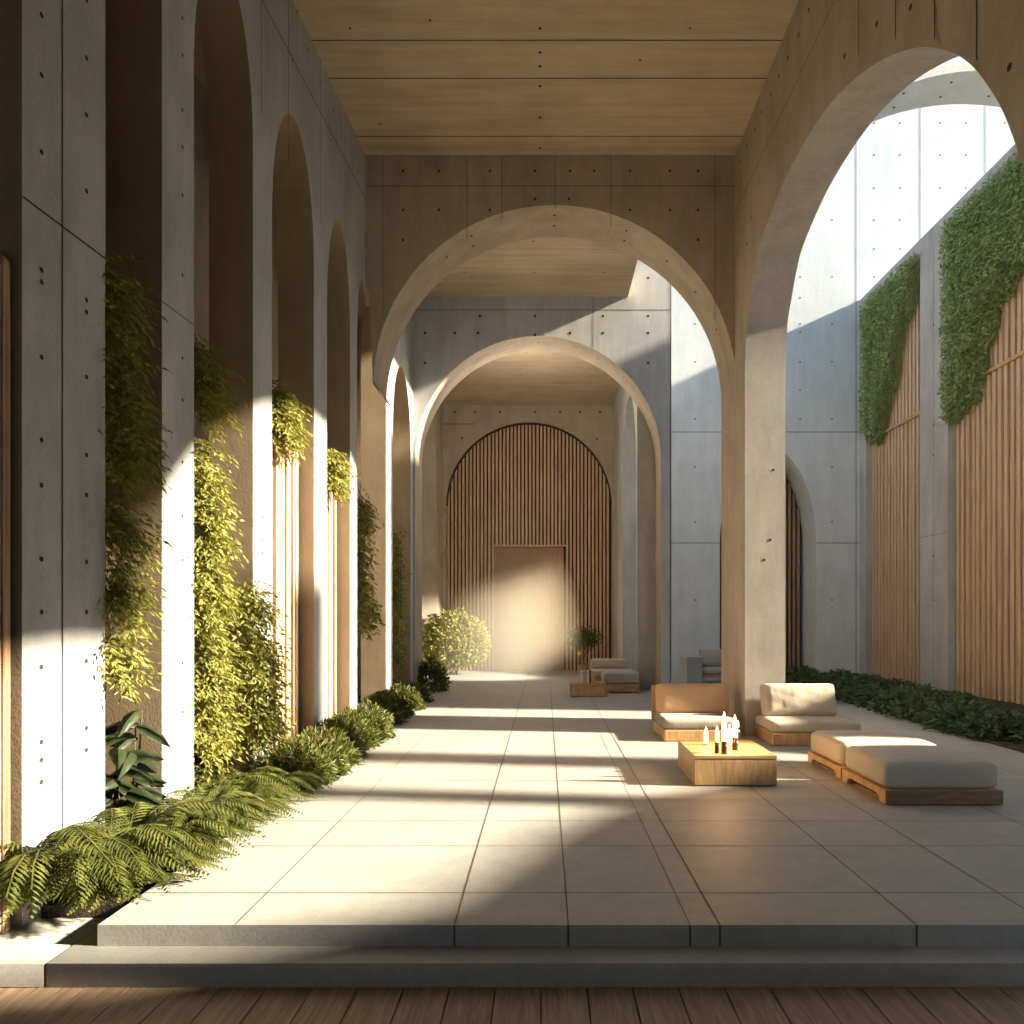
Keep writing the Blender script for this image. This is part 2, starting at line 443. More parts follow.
# ---- cross wall 2
def mapC2(u, v, w): return (u, Y2 + w, v)
xe2 = PX(671, Y2)
cx2, r2 = (PX(415, Y2) + PX(661, Y2)) / 2, (PX(661, Y2) - PX(415, Y2)) / 2
top2 = PZ(336, Y2); sp2 = top2 - r2
out = [(xe2, 0), (xe2, 11.0), (XL2 - .1, 11.0), (XL2 - .1, 0), (cx2 - r2, 0), (cx2 - r2, sp2)] + arc(cx2, sp2, r2, r2, 180, 0, 48)[1:-1] + [(cx2 + r2, sp2), (cx2 + r2, 0)]
bm = bmesh.new(); prism(bm, out, mapC2, 0, T2)
for px, pa, pb in ((593, 297, 347), (670.3, 262, 690)): seg(bm, mapC2, W, (PX(px, Y2), PZ(pa, Y2)), (PX(px, Y2), PZ(pb, Y2)), .016 if px > 600 else .012)
seg(bm, mapC2, W, (XL2, PZ(310, Y2)), (xe2, PZ(310, Y2)), .012)
for py, xs in ((278, (648,)), (316, (480, 535, 603, 648)), (333, (425, 455, 478, 570, 603, 648)), (363, (425, 648)), (335, (535,))):
    for px in xs: hole(bm, mapC2, W, PX(px, Y2), PZ(py, Y2), .03)
for ang in (90, 60, 120, 140, 45):
    a = math.radians(ang)
    cpos = Vector((cx2 + (r2 - .004) * math.cos(a), Y2 + .4, sp2 + (r2 - .004) * math.sin(a)))
    tu = Vector((-math.sin(a), 0, math.cos(a))); tv = Vector((0, 1, 0))
    bm.faces.new([bm.verts.new(cpos + .026 * (tu * math.cos(k * math.pi / 4) + tv * math.sin(k * math.pi / 4))) for k in range(8)]).material_index = 1
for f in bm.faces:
    if f.material_index == 0 and abs(f.normal.y) < .6: f.material_index = 2  # second arch soffit coloured warm for candle and sun bounce
struct(obj('wall_second_arch', bm, [M['conc'], M['joint'], M['conc_w']]))

# ---- bay 3
XL3, XR3, C3 = PX(443, Y3), PX(613, Y3), PZ(405, Y3)
bm = bmesh.new(); box(bm, XL3 - .3, XR3 + .3, Y2 + T2 - .1, Y3 + .3, C3, C3 + .4)
mc = mapZ(C3 - .004)
for px in (480, 530, 580):
    for Yq in (19.2, 20.8, 22.6): hole(bm, mc, 0, PX(px, Y3), Yq, .026)
struct(obj('ceiling_rear', bm, [M['conc_ceil'], M['joint']]))
def mapL3(u, v, w): return (XL3 - w, u, v)
out = [(Y2 + .4, 0), (Y2 + .4, C3 + .3), (Y3 + .1, C3 + .3), (Y3 + .1, 0)] + list(reversed(arch_notch(19.4, 22.6, 5.6, 7.5)))
out = [(u, max(v, 0)) for u, v in out]
bm = bmesh.new(); prism(bm, out, mapL3, 0, .45)
box(bm, XL3 - 1.5, XL3 - 1.3, Y2 + .4, Y3 + .3, 0, C3 + .3)
struct(obj('wall_left_far', bm, [M['conc_w'], M['joint']]))
def mapR3(u, v, w): return (XR3 + w, u, v)
def n0(a): return [(u, max(v, 0)) for u, v in a]
out = [(Y2 + T2 - .05, 0), (Y2 + T2 - .05, C3 + .6), (Y3 + .1, C3 + .6), (Y3 + .1, 0)] + list(reversed(n0(arch_notch(17.95, 21.1, 5.3, 7.35))))
bm = bmesh.new(); prism(bm, out, mapR3, 0, .44)
struct(obj('wall_right_far', bm, [M['conc'], M['joint']]))
# far wall with an arched recess
def mapB(u, v, w): return (u, Y3 + w, v)
cx3, r3 = (PX(446, Y3) + PX(612, Y3)) / 2, (PX(612, Y3) - PX(446, Y3)) / 2
top3 = PZ(422, Y3); sp3 = top3 - r3
out = [(XR3 + .3, 0), (XR3 + .3, C3 + .3), (XL3 - 1.4, C3 + .3), (XL3 - 1.4, 0), (cx3 - r3, 0), (cx3 - r3, sp3)] + arc(cx3, sp3, r3, r3, 180, 0, 48)[1:-1] + [(cx3 + r3, sp3), (cx3 + r3, 0)]
bm = bmesh.new(); prism(bm, out, mapB, 0, .35)
box(bm, XL3 - 1.4, XR3 + .3, Y3 + .34, Y3 + .5, 0, C3)
for px in (455, 475, 500, 535, 560, 580, 600): hole(bm, mapB, W, PX(px, Y3), PZ(412, Y3), .035)
for px, py in ((462, 438), (597, 439)): hole(bm, mapB, W, PX(px, Y3), PZ(py, Y3), .035)
seg(bm, mapB, W, (XL3, PZ(424, Y3)), (XL3 + 1.0, PZ(424, Y3)), .02)
struct(obj('wall_far', bm, [M['conc_w'], M['joint']]))

# ---- courtyard
YC = 21.3
XC = PX(860, YC)
TOPC = PZ(300, YC)
def mapK(u, v, w): return (u, YC + w, v)
na, nb = 4.9, PX(816, YC)
sp = PZ(545, YC)
xs0 = XR3 + .43
out = [(XC + .75, 0), (XC + .75, 9.6), (XC + 5, 9.6), (XC + 5, 17.5), (xs0, 17.5), (xs0, 0), (na, 0), (na, sp)] + arc((na + nb) / 2, sp, (nb - na) / 2, 2.75, 180, 0, 36)[1:-1] + [(nb, sp), (nb, 0)]
bm = bmesh.new(); prism(bm, out, mapK, 0, .4)
nt_ = PZ(455, YC) + .3
box(bm, na - .3, na, YC + .39, YC + 1.3, 0, nt_ + .4); box(bm, nb, nb + .3, YC + .39, YC + 1.3, 0, nt_ + .4); box(bm, na - .3, nb + .3, YC + 1.18, YC + 1.4, 0, nt_ + .4)
prism(bm, [(na, sp)] + arc((na + nb) / 2, sp, (nb - na) / 2, 2.75, 180, 0, 36)[1:-1] + [(nb, sp), (nb, nt_ + .4), (na, nt_ + .4)], mapK, .39, 1.2)
for py in (432, 543): 
    seg(bm, mapK, W, (xs0, PZ(py, YC)), (na if py > 455 else XC, PZ(py, YC)), .022)
    if py > 455: seg(bm, mapK, W, (nb, PZ(py, YC)), (XC, PZ(py, YC)), .022)
for px in (671, 724, 786, 856, 920, 985): seg(bm, mapK, W, (PX(px, YC), PZ(300 if px > 700 else 690, YC) if px != 856 else 0.0), (PX(px, YC), 17.4), .022)
for px in (695, 800, 832, 874, 900, 940, 966, 1005):
    for k, py in enumerate((90, 123, 155, 188, 220, 249, 277, 298, 324, 332, 362, 390, 419, 446, 467, 494, 522, 552, 600)):
        if px > 850 and py > 290: continue
        if px == 800 and py > 440: continue
        if px == 695 and py < 280: continue
        if k % 2 and px in (832, 695): continue
        hole(bm, mapK, W, PX(px, YC), PZ(py, YC), .028)
struct(obj('wall_courtyard_back', bm, [M['conc_pale'], M['joint_pale']]))

def mapX(u, v, w): return (XC + w, u, v)
def yc(px): return XC * F / (px - CX)
YE = 12.9
panels = [(yc(920), yc(866)), (yc(1060), yc(948))]
zb = TOPC - .42
bm = bmesh.new()
PB = 0.30
# full wall: back plate then pilasters and top beam standing proud
box(bm, XC + PB, XC + PB + .4, YE, YC + .1, -.1, TOPC)
box(bm, XC, XC + PB + .1, YE, YC + .1, zb, TOPC + .002)
for ya_, yb_ in ((panels[0][1], YC + .05), (panels[1][1], panels[0][0]), (YE - .02, panels[1][0])):
    box(bm, XC, XC + PB + .1, ya_, yb_, -.1, zb)
ym = (panels[1][1] + panels[0][0]) / 2
seg(bm, mapX, W, (ym, .2), (ym, zb), .010)
seg(bm, mapX, W, (panels[1][1], PZ(535, ym)), (panels[0][0], PZ(535, ym)), .008)
for py in (325, 425, 455, 556, 600): hole(bm, mapX, W, ym, PZ(py, ym), .028)
struct(obj('wall_courtyard_side', bm, [M['conc'], M['joint']]))
# added out-of-view sun blocker: wall profile and two piers shape the sun pattern
def mapG(u, v, w): return (XC + .05 + w, u, v)
out = [(-1, -.1), (YE - .03, -.1), (YE - .03, 2.0), (10.6, 2.0), (10.3, 2.85), (8.9, 2.85), (8.5, 2.25), (7.4, 2.3), (7.05, 3.1), (6.0, 3.7), (4.8, 4.05), (3.3, 4.35), (2.6, 4.9), (1.9, 6.3), (-1, 6.8)]
bm = bmesh.new(); prism(bm, out, mapG, 0, .3)
box(bm, XC - .05, XC + .4, 5.8, 6.25, -.1, 7.4); box(bm, XC - .05, XC + .4, 7.6, 8.25, -.1, 7.4)
struct(obj('sun_blocker_courtyard', bm, [M['conc'], M['joint']]))
# transverse rib high in the court
def mapA(u, v, w): return (u, 10.5 + w, v)
cA, rA = (XRO + XC) / 2, (XC - XRO) / 2 + .03
base = 7.15
inner = arc(cA, base, rA, PZ(70, 10.5) - base, 178, 0, 36)
outer = arc(cA, base, rA + .12, PZ(70, 10.5) - base + .12, 0, 176, 36)
bm = bmesh.new(); prism(bm, inner + outer, mapA, 0, .7)
for i in range(4, 34, 3):
    u, v = inner[i]
    for q in (.2, .5):
        bm.faces.new([bm.verts.new((u + .02 * math.cos(k * math.pi / 4), 10.5 + q + .02 * math.sin(k * math.pi / 4), v - .006)) for k in range(8)]).material_index = 1
struct(obj('trim_courtyard_rib', bm, [M['conc_pale'], M['joint']]))

bm = bmesh.new(); box(bm, XRO - .1, XC + .5, -2, 9.6, 10.2, 10.5); struct(obj('sky_blocker_courtyard', bm, [M['conc']]))  # added unseen slab, keeps sky light off the courtyard floor
# ---- floors
bm = bmesh.new()
YF = 1292 / (925 - CY)
box(bm, EDGE, XC + .4, YF, Y3 + .4, -.118, 0)
box(bm, -5.2, EDGE, Y2 + .4, Y3 + .4, -.118, -.002)
mf = lambda u, v, w: (u, v, .003 + w)
for X_ in (-1.71, -.50, .128, .80, .965, 2.05, 2.79, 3.9, 5.1):
    for y0, y1 in ((YF, 11.0), (11.0, Y3)):
        if X_ in (.80,) and y0 > 10: continue
        seg(bm, mf, 0, (X_, y0), (X_, y1), .008 if X_ not in (.80, -1.71) else .005)
for Y_ in (4.68, 5.64, 6.33, 7.05, 7.9, 8.9, 10.1, 11.6, 13.4, 15.6, 18.2, 21.2): seg(bm, mf, 0, (EDGE, Y_), (6.0, Y_), .007)
mfr = lambda u, v, w: (u, YF - .003, v)
for X_ in (-.50, .128, .80, .965, 2.05): seg(bm, mfr, 0, (X_, -.118), (X_, 0), .012)
struct(obj('floor', bm, [M['floor'], M['floor_joint']]))
YS = F * 1.816 / (963 - CY)
bm = bmesh.new()
box(bm, -2.62, XC + .4, YS, YF + .3, -.247, -.117, bev=.006)
box(bm, -6.5, -2.632, YS, 4.6, -.247, -.119, bev=.006)
struct(obj('floor_step', bm, [M['floor']]))
bm = bmesh.new()
x = -6.5; k = 0
while x < 8.4:
    box(bm, x + .004, x + .236, -4.2, YS + .1, -.3, -.247 + R.uniform(-.002, .002)); x += .24
box(bm, -6.6, 8.6, -4.3, YS + .3, -.45, -.3)
struct(obj('floor_deck', bm, [M['deck']]))
# planting soil
bm = bmesh.new(); box(bm, -4.6, EDGE - .01, 4.62, Y2 + .2, -.3, -.05)
struct(obj('ground_bed_arcade', bm, [M['soil']]))
bm = bmesh.new(); box(bm, 5.98, XC + .3, 7.5, YC - .02, .0, .035)
struct(obj('ground_bed_courtyard', bm, [M['soil']]))
# enclosing porch behind the viewpoint
bm = bmesh.new()
box(bm, -6.6, 6, -4.4, -4.2, 1.7, CEIL + .3); box(bm, -6.7, -6.5, -4.2, 4.6, -.3, CEIL + .3); box(bm, -6.6, -4.4, 4.5, 4.6, -.3, CEIL + .3); box(bm, -6.6, -5.4, -4.2, 4.6, CEIL, CEIL + .3)
struct(obj('wall_porch', bm, [M['conc_w']]))

# ================================================================= TIMBER SCREENS
def slat_mesh(bm, mp, u0, u1, topf, botf, pitch, wd, depth, back=True, jitter=0.0):
    u = u0
    while u + wd <= u1 + 1e-6:
        z0, z1 = botf(u + wd / 2), topf(u + wd / 2)
        if z1 - z0 > .05:
            w = -depth * R.uniform(1 - jitter, 1)
            A = [mp(u, z0, w), mp(u + wd, z0, w), mp(u + wd, z1, w), mp(u, z1, w)]
            B = [mp(u, z0, 0), mp(u + wd, z0, 0), mp(u + wd, z1, 0), mp(u, z1, 0)]
            a = [bm.verts.new(p) for p in A]; b = [bm.verts.new(p) for p in B]
            bm.faces.new(a)
            for i in range(4): bm.faces.new([a[i], a[(i + 1) % 4], b[(i + 1) % 4], b[i]])
        u += pitch
    bmesh.ops.recalc_face_normals(bm, faces=bm.faces[:])

def quadpanel(bm, mp, outline, w0, w1): prism(bm, outline, mp, w0, w1)

# far arched gate
gate = thing('timber_gate', 'tall arched vertical-slat timber gate filling the far end wall', 'gate')
bm = bmesh.new()
prism(bm, [(cx3 + r3, 0), (cx3 + r3, sp3)] + arc(cx3, sp3, r3, r3, 0, 180, 40)[1:-1] + [(cx3 - r3, sp3), (cx3 - r3, 0)], lambda u, v, w: (u, Y3 + .30 + w, v), 0, .03)
obj('backing', bm, M['slat_back'], gate)
dx0, dx1, dz = PX(494, Y3), PX(566, Y3), PZ(545, Y3)
topf = lambda u: sp3 + math.sqrt(max(r3 * r3 - (u - cx3) ** 2, 0)) - .03
botf = lambda u: dz if dx0 - .02 < u < dx1 + .02 else 0.0
bm = bmesh.new(); slat_mesh(bm, lambda u, v, w: (u, Y3 + .30 + w, v), cx3 - r3 + .02, cx3 + r3 - .02, topf, botf, .118, .070, .12, jitter=.25)
obj('slat_panel', bm, M['slat'], gate)
bm = bmesh.new()
slat_mesh(bm, lambda u, v, w: (u, Y3 + .26 + w, v), dx0, dx1, lambda u: dz - .03, lambda u: 0.01, .085, .080, .02)
d_ = obj('door', bm, M['door_wood'], gate)
bm = bmesh.new(); box(bm, dx0, dx1, Y3 + .12, Y3 + .29, dz - .03, dz + .02); obj('door_head', bm, M['slat'], d_)
bm = bmesh.new()
prism(bm, arc(cx3, sp3, r3 - .004, r3 - .004, 0, 180, 44) + arc(cx3, sp3, r3 - .035, r3 - .035, 180, 0, 44), lambda u, v, w: (u, Y3 + w, v), .05, .2)
obj('arch_trim', bm, M['slat_back'], gate)

# courtyard niche screen
ns = thing('timber_screen', 'dark slatted timber screen inside the arched niche of the courtyard', 'screen')
bm = bmesh.new()
cn, rn, hn = (na + nb) / 2, (nb - na) / 2 - .02, 2.7
slat_mesh(bm, lambda u, v, w: (u, YC + 1.1 + w, v), na + .03, nb - .03, lambda u: sp + hn * math.sqrt(max(1 - ((u - cn) / rn) ** 2, 0)), lambda u: .05, .13, .08, .09)
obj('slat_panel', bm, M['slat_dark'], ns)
bm = bmesh.new(); box(bm, na + .03, nb - .03, YC + 1.11, YC + 1.15, 0.02, sp + 2.3); obj('backing', bm, M['slat_back'], ns)

# courtyard side panels
for i, (ya_, yb_) in enumerate(panels):
    lab = ('narrow slatted timber panel between courtyard pilasters, beside the back wall', 'wide slatted timber panel in the courtyard wall, cut off by the picture edge')[i]
    t = thing('slatted_screen', lab, 'panel', group=None)
    rail = PZ(432, yc(880)) if i == 0 else PZ(384, yc(960))
    mp = lambda u, v, w: (XC + PB - .03 + w, u, v)
    bm = bmesh.new(); slat_mesh(bm, mp, ya_ + .02, yb_ - .02, lambda u: rail - .04, lambda u: .05, .19, .115, .13, jitter=.2)
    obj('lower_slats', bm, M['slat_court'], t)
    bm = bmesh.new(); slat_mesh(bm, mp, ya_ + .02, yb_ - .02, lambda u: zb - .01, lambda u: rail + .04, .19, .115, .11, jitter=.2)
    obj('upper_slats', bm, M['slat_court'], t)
    bm = bmesh.new(); box(bm, XC + PB - .19, XC + PB - .03, ya_ + .01, yb_ - .01, rail - .04, rail + .04)
    obj('rail', bm, M['brass'], t)
    bm = bmesh.new(); box(bm, XC + PB - .028, XC + PB - .004, ya_ + .01, yb_ - .01, .04, zb - .01)
    obj('backing', bm, M['slat_back'], t)

# slat panels in the left arcade
for (pa, pb, ytop, lab) in ((5, 6, 432, 'sunlit slatted timber panel in the third arcade opening'), (7, 8, 478, 'slatted timber panel in the fourth arcade opening')):
    ya_, yb_ = yP[pa], yP[pb]
    t = thing('slatted_screen', lab, 'panel')
    zt = PZ(ytop, YL((272 + 298) / 2 if pa == 5 else 338))
    mp = lambda u, v, w: (XL(u) - .25 - w, u, v)
    bm = bmesh.new(); slat_mesh(bm, mp, ya_ + .015, yb_ - .01, lambda u: zt, lambda u: -.05, .10, .066, .09, jitter=.3)
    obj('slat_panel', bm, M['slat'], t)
    bm = bmesh.new(); prism(bm, [(ya_ + .01, -.05), (yb_ - .01, -.05), (yb_ - .01, zt - .02), (ya_ + .01, zt - .02)], mp, .01, .03)
    obj('backing', bm, M['slat_back'], t)
# timber leaf at the near end of the arcade
t = thing('timber_door_leaf', 'tall reddish timber leaf with rounded top corner standing before the first pier', 'door')
xd = PX(8, 4.40)
zt = PZ(254, 4.4)
bm = bmesh.new()
prism(bm, [(-4.38, -.115), (xd, -.115), (xd, zt - .06)] + arc(xd - .06, zt - .06, .06, .06, 0, 90, 6)[1:] + [(-4.38, zt)], lambda u, v, w: (u, 4.36 + w, v), 0, .06)
obj('board', bm, M['slat_dark'], t)
bm = bmesh.new(); box(bm, xd - .03, xd - .014, 4.345, 4.36, -.1, zt - .08); obj('edge_strip', bm, M['slat'], t)

# ================================================================= PLANTS
def leafquad(bm, p, d, n, L, Wd, mi=0, fold=0.0):
    d = d.normalized(); s = d.cross(n)
    if s.length < 1e-4: s = d.orthogonal()
    s.normalize(); nn = s.cross(d)
    a = bm.verts.new(p); b = bm.verts.new(p + d * L * .45 + s * Wd * .5 + nn * fold * Wd)
    c = bm.verts.new(p + d * L - nn * L * .12); e = bm.verts.new(p + d * L * .45 - s * Wd * .5 + nn * fold * Wd)
    bm.faces.new([a, b, c, e]).material_index = mi

def roundleaf(bm, p, d, n, L, Wd):
    d = d.normalized(); s = d.cross(n).normalized(); nn = s.cross(d)
    mid = [bm.verts.new(p + d * L * t + nn * (.12 * L * math.sin(math.pi * t) - .3 * L * t * t)) for t in (0, .3, .65, 1)]
    for sg in (1, -1):
        e = [bm.verts.new(p + d * L * t + s * sg * Wd * .5 * w_ + nn * (.02 * L - .3 * L * t * t)) for t, w_ in ((.18, .75), (.42, 1.0), (.72, .72))]
        for q in ([mid[0], e[0], mid[1]], [mid[1], e[0], e[1]], [mid[1], e[1], mid[2]], [mid[2], e[1], e[2]], [mid[2], e[2], mid[3]]): bm.faces.new(q)

def rvec(r): 
    while True:
        v = Vector((r.uniform(-1, 1), r.uniform(-1, 1), r.uniform(-1, 1)))
        if .05 < v.length < 1: return v.normalized()

def spray_ivy(name, label, cat, blobs, mat, leafL, leafW, count, seed, out=Vector((1, 0, 0)), droop=.8, group=None, hang=True, sprayn=9, sprayL=.28):
    """Climbing foliage: every blob is (centre, (rx,ry,rz), weight); leaves sit in drooping sprays."""
    r = random.Random(seed); bm = bmesh.new(); tot = sum(b[2] for b in blobs)
    for c, rad, wt in blobs:
        for _ in range(int(count * wt / tot)):
            while True:
                q = Vector((r.uniform(-1, 1), r.uniform(-1, 1), r.uniform(-1, 1)))
                if q.length <= 1: break
            q = q * (0.45 + .55 * r.random())
            p = Vector(c) + Vector((q.x * rad[0], q.y * rad[1], q.z * rad[2]))
            d = (out * r.uniform(.4, 1.2) + Vector((0, r.uniform(-.9, .9), r.uniform(-.5, .5))) + Vector((0, 0, -droop * r.uniform(.2, 1)))).normalized()
            for k in range(sprayn):
                tt = k / max(sprayn - 1, 1)
                pp = p + d * sprayL * tt + Vector((0, 0, -droop * .35 * sprayL * tt * tt))
                side = d.cross(Vector((0, 0, 1)))
                if side.length < .01: side = Vector((0, 1, 0))
                side.normalize()
                ld = d * .7 + side * (1 if k % 2 else -1) * r.uniform(.4, 1) + Vector((0, 0, -droop * r.uniform(0, .8)))
                leafquad(bm, pp, ld, rvec(r) * .7 + out * .4 + Vector((0, 0, .6)), leafL * r.uniform(.7, 1.25), leafW * r.uniform(.8, 1.2))
    return tag(obj(name, bm, mat), label, cat, group)

def B(px, py, Y, rpx, rpy, xoff=0.0, dx=.16, dy=None, w=None):
    """blob on a stretch of the left wall: picture ellipse turned to a real ellipse in the wall's plane"""
    X = XL(Y) + xoff
    rz = rpy * Y / F
    return ((X, Y, PZ(py, Y)), (dx, dy if dy else .3, rz), w if w else rz * (dy or .3))

# first opening
spray_ivy('hanging_ivy', 'dim hanging ivy high in the opening behind the first pier', 'ivy',
          [B(116, 290, 5.5, 0, 50, -.18, .16, .2), B(120, 350, 5.48, 0, 45, -.18, .16, .22), B(126, 410, 5.5, 0, 50, -.14, .18, .24), B(134, 450, 5.55, 0, 35, -.12, .16, .22)], M['ivy'], .075, .02, 420, 11)
spray_ivy('hanging_ivy', 'sunlit hanging ivy low in the opening behind the first pier', 'ivy',
          [B(112, 520, 5.42, 0, 40, -.10, .16, .17), B(116, 580, 5.42, 0, 45, -.10, .16, .18), B(108, 640, 5.4, 0, 40, -.1, .14, .14)], M['ivy'], .075, .022, 260, 12)
# second opening
spray_ivy('hanging_ivy', 'shadowed ivy tuft at the top of the growth in the second opening', 'ivy',
          [B(214, 362, 6.85, 0, 35, -.24, .2, .32), B(218, 392, 6.85, 0, 28, -.2, .2, .34)], M['ivy'], .075, .02, 240, 13)
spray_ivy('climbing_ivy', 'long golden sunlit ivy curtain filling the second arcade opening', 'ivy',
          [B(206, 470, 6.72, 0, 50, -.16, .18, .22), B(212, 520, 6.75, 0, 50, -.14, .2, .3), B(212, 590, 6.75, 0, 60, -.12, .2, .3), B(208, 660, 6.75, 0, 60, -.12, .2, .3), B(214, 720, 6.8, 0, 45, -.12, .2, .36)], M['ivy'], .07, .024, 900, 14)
spray_ivy('climbing_ivy', 'bushy ivy climbing the lower face of the third pier', 'ivy',
          [B(242, 600, 7.35, 0, 28, .02, .14, .28), B(250, 660, 7.4, 0, 50, .06, .14, .36), B(252, 710, 7.5, 0, 40, .06, .14, .42)], M['ivy'], .06, .026, 620, 15)
spray_ivy('ivy_tuft', 'bright ivy tuft spilling over the slat panel in the third opening', 'ivy',
          [B(284, 400, 8.55, 0, 22, -.2, .16, .38), B(287, 425, 8.55, 0, 18, -.15, .18, .42)], M['ivy'], .07, .028, 300, 16)
spray_ivy('ivy_tuft', 'olive ivy tuft on top of the slat panel in the fourth opening', 'ivy',
          [B(340, 455, 10.25, 0, 18, -.2, .18, .34), B(338, 474, 10.2, 0, 12, -.16, .18, .4)], M['ivy'], .08, .032, 220, 17)
def B2(px, py, Y, ry, rz, dx=.2, xo=-.2):
    return ((XL2 + xo, Y, PZ(py, Y)), (dx, ry, rz), ry * rz)
spray_ivy('climbing_ivy', 'trailing ivy in the tall opening under the first cross arch', 'ivy',
          [B2(372, 510, 12.5, .35, .5), B2(368, 560, 12.3, .4, .9), B2(368, 600, 12.2, .35, .5), B2(376, 610, 12.8, .3, .5)], M['ivy'], .085, .034, 420, 18)
spray_ivy('climbing_ivy', 'ivy column in the narrow arch beyond the first cross arch', 'ivy',
          [B2(402, 545, 15.0, .5, .6), B2(404, 590, 15.0, .6, 1.0), B2(404, 640, 15.0, .6, .8)], M['ivy'], .09, .04, 480, 19)

# courtyard ivy: dense small leaves on the panels
def wall_ivy(name, label, region, count, seed, mat):
    """region(r) -> (Y, Z, ok) samples on the courtyard panel"""
    r = random.Random(seed); bm = bmesh.new(); done = 0
    while done < count:
        y, z, edge = region(r)
        if y is None: continue
        th = .05 + .30 * min(1, edge / .35)
        p = Vector((XC + PB - .14 - th * r.random() ** .6, y, z))
        d = Vector((-r.uniform(.3, 1), r.uniform(-.8, .8), r.uniform(-1.2, .3)))
        leafquad(bm, p, d, Vector((-1, 0, .5)) + rvec(r) * .7, r.uniform(.06, .10), r.uniform(.042, .065), fold=.15)
        done += 1
    return tag(obj(name, bm, mat), label, 'ivy')
import mathutils.noise as mn
def region1(r):
    y = r.uniform(panels[0][0], panels[0][1] - .02); f = (panels[0][1] - y) / (panels[0][1] - panels[0][0])   # 0 at the far end
    rl = PZ(432, yc(880)); low = rl - .2 + (zb - rl) * max(0, (f - .28)) / .72 * 1.02 + .25 * mn.noise(Vector((y * 2.0, 3, 0)))
    z = r.uniform(5.8, zb + .12)
    e = z - low
    if e < 0: return None, 0, 0
    return y, z, min(e, 1)
def region2(r):
    y = r.uniform(YE + .3, panels[1][1] - .02)
    px = CX + XC * F / y
    z = r.uniform(5.5, zb + .1); py = CY - (z - EYE) * F / y
    left = 948
    if py < 260: lim = 1060
    elif py < 300: lim = 1003 + 18 * (300 - py) / 40
    else: lim = 997 - (py - 300) * .22
    lim += 5 * mn.noise(Vector((z * 2.2, 7, 0)))
    if py > 395: lim -= (py - 395) * .6
    if px > lim or py > 424: return None, 0, 0
    return y, z, min((lim - px) * y / F * 1.5, 1)
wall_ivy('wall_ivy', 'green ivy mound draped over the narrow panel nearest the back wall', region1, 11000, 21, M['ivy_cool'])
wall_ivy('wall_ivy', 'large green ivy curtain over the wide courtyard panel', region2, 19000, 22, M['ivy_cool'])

# ferns
def fern_mesh(name, seed, nf, L, leafl, arch_h, mat):
    r = random.Random(seed); bm = bmesh.new()
    for i in range(nf):
        az = 2 * math.pi * i / nf * 2.618 + r.uniform(-.3, .3); ll = L * r.uniform(.6, 1.1); el = r.uniform(.5, 1.25) * arch_h
        n = 34; tw = r.uniform(-.5, .5); pts = []
        for k in range(n + 1):
            tt = k / n; aa = az + tw * tt * tt
            rad = ll * (.30 * tt + .62 * tt ** 1.6)
            pts.append(Vector((math.cos(aa) * rad, math.sin(aa) * rad, .02 + ll * el * (1.75 * tt - 1.55 * tt * tt))))
        for k in range(3, n):
            p, d = pts[k], (pts[k + 1] - pts[k]).normalized(); sd = d.cross(Vector((0, 0, 1)))
            if sd.length < .01: continue
            sd.normalize()
            w = leafl * math.sin(math.pi * min(1, .2 + .8 * k / n)) ** .7
            for sg in (1, -1):
                leafquad(bm, p, sd * sg + d * .75 + Vector((0, 0, -.3 + r.uniform(-.12, .12))), Vector((0, 0, 1)) + sd * sg * .3, w * r.uniform(.85, 1.15), .021)
        tube(bm, pts[::5], .004, 4)
    me = bpy.data.meshes.new(name); bm.to_mesh(me); bm.free(); me.materials.append(mat); return me

def shrub_mesh(name, seed, rad, h, n, lL, lW, mat):
    r = random.Random(seed); bm = bmesh.new()
    for _ in range(n):
        az, el = r.uniform(0, 6.283), math.acos(1 - r.random()) 
        q = Vector((math.cos(az) * math.sin(el), math.sin(az) * math.sin(el), math.cos(el))); rr = r.uniform(.55, 1)
        bump_ = 1 + .22 * mn.noise(q * 2.3 + Vector((seed, 0, 0)))
        p = Vector((q.x * rad * rr, q.y * rad * rr, .02 + q.z * h * rr)) * bump_
        d = q + rvec(r) * .7 + Vector((0, 0, -.2))
        leafquad(bm, p, d, q + rvec(r) * .6, lL * r.uniform(.7, 1.2), lW * r.uniform(.8, 1.2), fold=.1)
    me = bpy.data.meshes.new(name); bm.to_mesh(me); bm.free(); me.materials.append(mat); return me

FV = [fern_mesh('fern', 31 + i, 34, .80, .13, .85, M['fern']) for i in range(4)]
SV = [shrub_mesh('low_shrub', 41 + i, .42, .42, 1900, .11, .030, M['fern']) for i in range(3)]
DV = [shrub_mesh('low_shrub', 51 + i, .5, .42, 1100, .13, .05, M['fern_dark']) for i in range(3)]

def plant(name, me, loc, sc, rz, label, cat, group=None, sx=1.0, sz=1.0):
    o = bpy.data.objects.new(name, me); COL.objects.link(o)
    o.location = loc; o.scale = (sc * sx, sc, sc * sz); o.rotation_euler = (0, 0, rz)
    return tag(o, label, cat, group)

